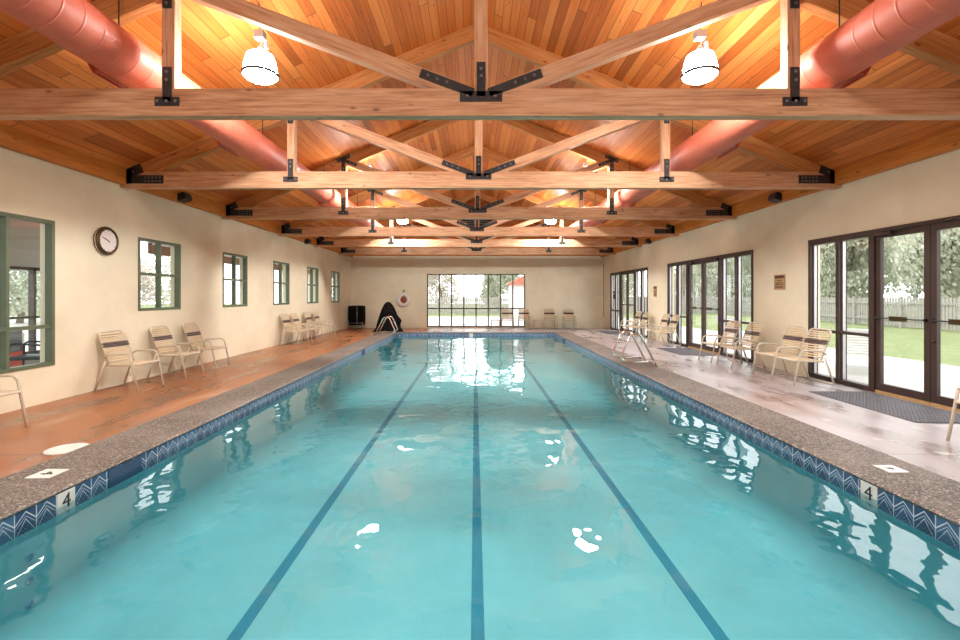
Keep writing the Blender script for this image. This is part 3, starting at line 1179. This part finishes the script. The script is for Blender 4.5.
# depth markers
def depth_tile(loc, rot, label, txt='4', size=.15, num=.15):
    d = empty('depth_marker', loc, 0, label, 'depth marker', 'white depth tiles round the pool')
    d.rotation_euler = rot
    MB().box(-size / 2, size / 2, -size / 2, size / 2, 0, .006).build('tile', M['offwhite'], d, bevel=.002)
    if txt:
        text_obj(txt, num, M['black'], d, (0, 0, .0065), (0, 0, 0), 'numeral')
    return d


yL = TILE * 25.5
depth_tile((-PX + .006, 3.05 * 465 / 410, -.100), (PI / 2, 0, PI / 2), 'white tile with black 4 in the waterline band by the flat coping marker')
depth_tile((PX - .006, 3.05 * 465 / 395, -.100), (PI / 2, 0, -PI / 2), 'white tile with black 4 in the waterline band on the glass door side')
depth_tile((-3.40, 3.70, .008), (0, 0, -PI / 2), 'white tile with black 4 lying flat in the coping near the skimmer lid', size=.19, num=.14)
depth_tile((3.40, 3.80, .008), (0, 0, PI / 2), 'white tile lying flat in the coping on the glass door side', txt='4', size=.16, num=.10)
depth_tile((-.15, PY1 - .006, -.100), (PI / 2, 0, 0), 'white tile in the waterline band at the far pool end', txt=None)
# skimmer lid
o = MB().lathe([(0, -.004), (.165, -.004), (.165, .003), (.158, .006), (0, .006)], 40).build('skimmer_lid', M['offwhite'])
o.location = (-3.80, 4.33, 0)
tag(o, 'round white skimmer lid in the terracotta deck at the coping edge', 'skimmer lid')

# ----------------------------------------------------------------- speakers
def speaker(x, y, z, s, label):
    k = empty('wall_speaker', (x, y, z), 0, label, 'speaker', 'small black speakers under the roof')
    Mx = Matrix.Rotation(s * .35, 4, 'Y')
    MB().box(-.085, .085, -.12, .12, -.07, .07, Mx).build('cabinet', M['black'], k, bevel=.012)
    MB().box(-s * .09 - .006, -s * .09 + .006, -.105, .105, -.057, .057, Mx).build('grille', M['iron'], k)
    MB().tube([(0, 0, .05), (s * .10, 0, .10), (s * .165, 0, .10)], .012, 8).build('bracket', M['black'], k)


speaker(XL + .17, 9.15, 3.36, -1, 'small black speaker on the clock wall beam past the second truss')
speaker(XL + .17, 15.9, 3.29, -1, 'small black speaker on the clock wall beam near the far trusses')
speaker(XR - .17, 9.15, 3.36, 1, 'small black speaker above the brown notice on the glass door side')
speaker(XR - .17, 15.9, 3.29, 1, 'small black speaker far along the glass door wall beam')

# conduit in the far corner
o = MB().tube([(6.02, 21.75, .42), (6.02, 21.75, 2.9)], .012, 8).build('wall_conduit', M['gold'])
tag(o, 'thin vertical conduit on the wall in the far glass door side corner', 'conduit')
# louvre in the gable
lv_ = empty('louvre_vent', (XC, YF - .03, 4.98), 0, 'grey slatted vent high in the far gable behind the trusses', 'vent')
mb = MB().box(-.80, -.75, -.03, .03, -.42, .42).box(.75, .80, -.03, .03, -.42, .42).box(-.8, .8, -.03, .03, -.42, -.37).box(-.8, .8, -.03, .03, .37, .42)
mb.build('frame', M['grey'], lv_)
mb = MB()
for k in range(7):
    mb.box(-.75, .75, -.04, .04, -.005, .005, Matrix.Translation((0, 0, -.33 + .11 * k)) @ Matrix.Rotation(.6, 4, 'X'))
mb.build('slat', M['silver'], lv_)
MB().box(-.78, .78, .015, .028, -.40, .40).build('backing', M['black'], lv_)

# ----------------------------------------------------------------- lobby beyond the clock wall
LX = -9.0
struct(MB().box(LX - .1, XL - WT, 2.0, 26, -.12, -.001).build('floor_lobby', M['concrete']))
struct(MB().box(LX - .3, XL - WT, 2.0, 10.3, 2.92, 3.0).build('ceiling_lobby', M['lobbywhite']))
struct(MB().box(-7.25, XL - WT, 10.3, 26, 2.56, 2.66).build('ceiling_porch', M['lobbywhite']))
o = MB().box(0, 15.7, -.05, .05, 2.36, 2.60).build('trim_11', M['fascia'])
o.rotation_euler = (0, 0, PI / 2)
o.location = (-7.2, 10.3, 0)
struct(o)
mb = MB().box(LX - .1, LX + .1, 2.0, 8.15, 0, 2.92).box(LX - .1, LX + .1, 8.15, 10.3, 2.0, 2.92).box(LX - .1, LX + .1, 10.12, 10.3, 0, 2.0).box(LX - .1, LX + .1, 8.15, 10.12, 0, .25)
struct(mb.build('wall_lobby', M['lobbygrey']))
w = struct(empty('window_14', (LX, 8.15, .25)))
mb = MB()
for yc in (.03, .65, 1.30, 1.94):
    mb.box(-.05, .06, yc - .03, yc + .03, 0, 1.75)
mb.box(-.05, .06, 0, 1.97, 0, .06).box(-.05, .06, 0, 1.97, 1.69, 1.75).box(-.05, .06, 0, 1.97, .72, .77)
mb.build('window_frame', M['bronze'], w)
MB().box(-.003, .003, .03, 1.94, .03, 1.72).build('pane', M['glass'], w)
pn = ['nearest the lobby wall', 'behind the second small window', 'behind the third small window', 'behind the fourth small window', 'farthest of the row', 'past the far corner']
for k in range(6):
    yy = 12.3 + 2.6 * k
    p = MB().box(-.06, .06, -.06, .06, 0, 2.36).build('porch_post', M['lobbywhite'], bevel=.01)
    p.location = (-7.2, yy, 0)
    tag(p, 'pale square porch post seen through the green windows, ' + pn[k], 'post', 'porch posts outside the clock wall')
lf = empty('ceiling_light', (-7.45, 7.55, 2.92), 0, 'white strip light on the lobby ceiling seen through the large green window', 'light')
MB().box(-.10, .10, -.6, .6, -.06, 0).build('housing', M['white'], lf)
MB().box(-.09, .09, -.58, .58, -.10, -.06).build('diffuser', M['strip'], lf)
ck = empty('cooler_box', (-8.1, 8.12, 0), 0, 'red and white cooler box seen through the large green window', 'cooler')
MB().box(-.10, .10, -.14, .14, 0, .56).build('body', M['red'], ck, bevel=.03)
MB().box(-.11, .11, -.15, .15, .56, .78).build('lid', M['white'], ck, bevel=.03)
ch = empty('lobby_armchair', (-7.35, 7.75, 0), .4, 'dark tubular armchair seen through the large green window', 'chair')
for s in (-1, 1):
    MB().tube(fillet([(-.24, s * .25, 0), (-.22, s * .25, .66), (.22, s * .25, .62), (.25, s * .25, 0)], .10), .016, 8).build('side_frame', M['black'], ch, True)
MB().box(-.24, .26, -.24, .24, .38, .44).build('seat', M['black'], ch, bevel=.02)
MB().box(-.28, -.23, -.23, .23, .50, .86).build('backrest', M['black'], ch, bevel=.02)

# ----------------------------------------------------------------- outdoors
struct(MB().box(XR + WT, 10.2, -6, 34, -.15, -.065).build('ground_patio', M['concrete']))
struct(MB().box(XL - 1, 10.2, YF + WT, 34, -.15, -.075).build('ground_far_patio', M['concrete']))
struct(MB().box(10.2, 70, -10, 90, -.2, -.075).build('lawn', M['lawn']))
struct(MB().box(-60, 10.2, 34, 90, -.2, -.08).build('lawn_far', M['lawn']))
struct(MB().box(-60, LX - .1, -10, 34, -.14, -.04).build('ground_lobby_side', M['concrete']))


def make_chaise(flat):
    c = empty('chaise_lounge', (0, 0, 0))
    r = .016
    w = .30
    back = [(-.55, .36), (-.98, .86)] if not flat else [(-.55, .36), (-1.05, .42)]
    mb = MB()
    for s in (-1, 1):
        mb.tube([(-.55, s * w, .36), (.95, s * w, .34)], r, 8)
    mb.tube([(.95, -w, .34), (.95, w, .34)], r, 8)
    mb.build('seat_frame', M['white'], c, True)
    mb = MB()
    for s in (-1, 1):
        mb.tube([(back[0][0], s * w, back[0][1]), (back[1][0], s * w, back[1][1])], r, 8)
    mb.tube([(back[1][0], -w, back[1][1]), (back[1][0], w, back[1][1])], r, 8)
    mb.build('back_frame', M['white'], c, True)
    for s in (-1, 1):
        MB().tube(fillet([(-.50, s * w, .36), (-.62, s * w, .0), (-.30, s * w, 0.0), (-.36, s * w, .36)], .05), r, 8).build('rear_leg', M['white'], c, True)
        MB().tube(fillet([(.50, s * w, .35), (.42, s * w, .0), (.74, s * w, 0.0), (.68, s * w, .35)], .05), r, 8).build('front_leg', M['white'], c, True)
    mb = MB()
    for i in range(20):
        x = -.50 + 1.40 * i / 19
        mb.box(x - .024, x + .024, -w, w, .345, .362)
    mb.build('seat_straps', M['white'], c)
    mb = MB()
    d = Vector((back[1][0] - back[0][0], 0, back[1][1] - back[0][1]))
    a = -math.atan2(d.z, d.x)
    for i in range(9):
        t = .06 + .88 * i / 8
        mb.box(-.024, .024, -w, w, -.009, .009, Matrix.Translation(Vector((back[0][0], 0, back[0][1])) + d * t) @ Matrix.Rotation(a, 4, 'Y'))
    mb.build('back_straps', M['white'], c)
    return c


a = make_chaise(False)
a.location, a.rotation_euler = (7.75, 9.35, -.065), (0, 0, .85)
tag(a, 'white strap chaise with raised back on the patio behind the near sidelight', 'chaise longue', 'white chaises on the patio')
a = copy_tree(a)
a.location, a.rotation_euler = (8.3, 14.4, -.065), (0, 0, .5)
tag(a, 'white strap chaise with raised back on the patio behind the middle sidelight', 'chaise longue', 'white chaises on the patio')


def fence_run(p0, p1, label):
    d = Vector((p1[0] - p0[0], p1[1] - p0[1], 0))
    L = d.length
    f = empty('board_fence', (p0[0], p0[1], -.08), math.atan2(d.y, d.x), label, 'fence')
    mb = MB()
    x = 0
    while x < L:
        mb.box(x, x + .115, -.02, .0, .06, 1.42)
        x += .15
    mb.build('board_panel', M['fence'], f)
    MB().box(0, L, 0, .05, .35, .45).build('rail', M['fence'], f)
    MB().box(0, L, 0, .05, 1.12, 1.22).build('rail', M['fence'], f)
    n = int(L / 2.6)
    for k in range(n + 1):
        MB().box(k * L / n - .05, k * L / n + .05, .0, .10, 0, 1.5).build('post', M['fence'], f)


fence_run((20.0, 3), (20.0, 62), 'weathered board fence across the lawn beyond the glass doors')
fence_run((-12, 38), (19.6, 38), 'weathered board fence beyond the far window')


def crown_mesh(seed, mat, n=9500, size=.30, conical=False):
    rnd = random.Random(seed)
    blobs = []
    for k in range(16):
        if conical:
            z = rnd.random()
            rr = (1 - z) * .55
            blobs.append((rnd.uniform(-rr, rr), rnd.uniform(-rr, rr), z * 2.0 - .75, .18 + .28 * (1 - z)))
        else:
            a, u = rnd.random() * 2 * PI, rnd.uniform(-.6, .9)
            rr = math.sqrt(max(0, 1 - u * u)) * rnd.uniform(.35, .75)
            blobs.append((rr * math.cos(a), rr * math.sin(a), u * .75, rnd.uniform(.32, .52)))
    me_v, me_f = [], []
    for i in range(n):
        bx, by, bz, br = rnd.choice(blobs)
        d = Vector((rnd.gauss(0, 1), rnd.gauss(0, 1), rnd.gauss(0, 1))).normalized() * br * rnd.uniform(.6, 1.05)
        p = Vector((bx, by, bz)) + d
        n1 = Vector((rnd.gauss(0, 1), rnd.gauss(0, 1), rnd.gauss(0, 1))).normalized()
        t1 = n1.orthogonal().normalized()
        t2 = n1.cross(t1)
        s = size * rnd.uniform(.5, 1.1) * .5
        o = len(me_v)
        me_v += [p + t1 * s, p + t2 * s * .6, p - t1 * s, p - t2 * s * .6]
        me_f.append((o, o + 1, o + 2, o + 3))
    me = bpy.data.meshes.new('crown')
    me.from_pydata([tuple(v) for v in me_v], [], me_f)
    me.materials.append(mat)
    return me


crowns = [crown_mesh(1, M['leaf_a'], size=.115), crown_mesh(2, M['leaf_b'], size=.115), crown_mesh(3, M['leaf_c'], size=.11), crown_mesh(4, M['leaf_b'], size=.11, conical=True),
          crown_mesh(5, M['leaf_a'], n=7000, size=.09), crown_mesh(6, M['leaf_c'], n=7000, size=.09)]
trunk_me = None


def tree(x, y, h, wd, kind, label):
    global trunk_me
    names = ['leafy_tree', 'leafy_tree', 'blossom_tree', 'spruce_tree', 'sparse_tree', 'sparse_tree']
    t = empty(names[kind], (x, y, -.09), random.random() * 6, label, 'tree', 'trees beyond the garden fence')
    c = bpy.data.objects.new('crown', crowns[kind])
    col.objects.link(c)
    c.parent = t
    base = .02
    hc = h * (1 - base)
    c.scale = (wd / 2, wd / 2, hc / 2.2)
    c.location = (0, 0, h * base + hc * .40)
    if trunk_me is None:
        o = MB().tube([(0, 0, 0), (.03, .02, .3), (-.02, 0, .6), (.02, .02, 1.0)], .05, 8).build('trunk', M['bark'], t, True)
        trunk_me = o.data
    else:
        o = bpy.data.objects.new('trunk', trunk_me)
        col.objects.link(o)
        o.parent = t
    o.scale = (3.2, 3.2, h * .30)


TS = []
near_t = ['behind the nearest sidelight', 'left of the nearest sidelight over the fence', 'behind the sign pier', 'behind the middle front, nearer side']
for k in range(9):
    yy = 7.0 + 5.3 * k
    kind = (1, 0, 1, 0, 1, 0, 3, 0, 2)[k]
    nth = ('first', 'second', 'third', 'fourth', 'fifth', 'sixth', 'seventh', 'eighth', 'ninth')[k]
    TS.append((22.8, yy, 7.0 + (k * 7 % 5) * .35, 4.3 if kind != 3 else 3.2, kind, nth + ' tree along the lawn fence outside the glass doors, counted from the camera'))
for k in range(7):
    yy = 12.0 + 8.2 * k
    nth = ('first', 'second', 'third', 'fourth', 'fifth', 'sixth', 'seventh')[k]
    TS.append((30.5, yy, 10.0 + (k * 3 % 4) * .5, 6.6, (0, 1)[k % 2], nth + ' tall tree in the rear row beyond the lawn fence, counted from the camera'))
for k in range(6):
    xx = -14.0 + 5.4 * k
    nth = ('first', 'second', 'third', 'fourth', 'fifth', 'sixth')[k]
    TS.append((xx, 43.0, 6.6 + (k * 3 % 4) * .4, 4.4, (4, 5, 5, 1, 4, 4)[k], nth + ' tree beyond the far window, counted from the life ring side'))
for k in range(5):
    yy = 11.0 + 7.0 * k
    nth = ('first', 'second', 'third', 'fourth', 'fifth')[k]
    TS.append((-24.5, yy, 5.4 + (k * 2 % 3) * .4, 5.4, (4, 5, 4, 5, 4)[k], nth + ' tree beyond the porch on the clock side, counted from the camera'))
for q in TS:
    tree(*q)

# small rust-roofed shed past the far window
sh = empty('garden_shed', (4.0, 31.0, -.075), 0, 'pale shed with a rust red roof seen at the end of the far window', 'shed')
MB().box(-1.6, 1.4, 0, 2.2, 0, 2.25).build('shed_wall', M['offwhite'], sh)
MB().prism([(-1.9, 2.25), (1.7, 2.25), (-.1, 3.2)], Mg, -.3, 2.5).build('shed_roof', M['rust'], sh)

# ----------------------------------------------------------------- light
wd = bpy.data.worlds.new('overcast_sky')
wd.use_nodes = True
nt = wd.node_tree
bg = nt.nodes['Background']
bg.inputs[0].default_value = (.97, .985, 1.0, 1)
bg.inputs[1].default_value = 4.8
sc.world = wd

sc.view_settings.view_transform = 'Standard'
sc.view_settings.look = 'None'
sc.view_settings.gamma = 1.0
sc.view_settings.use_curve_mapping = False
sc.view_settings.exposure = 0.0
sc.cycles.use_denoising = True
sc.cycles.max_bounces = 8
sc.cycles.diffuse_bounces = 4
sc.cycles.glossy_bounces = 4
sc.cycles.transparent_max_bounces = 16
sc.cycles.caustics_reflective = False
sc.cycles.sample_clamp_indirect = 6.0
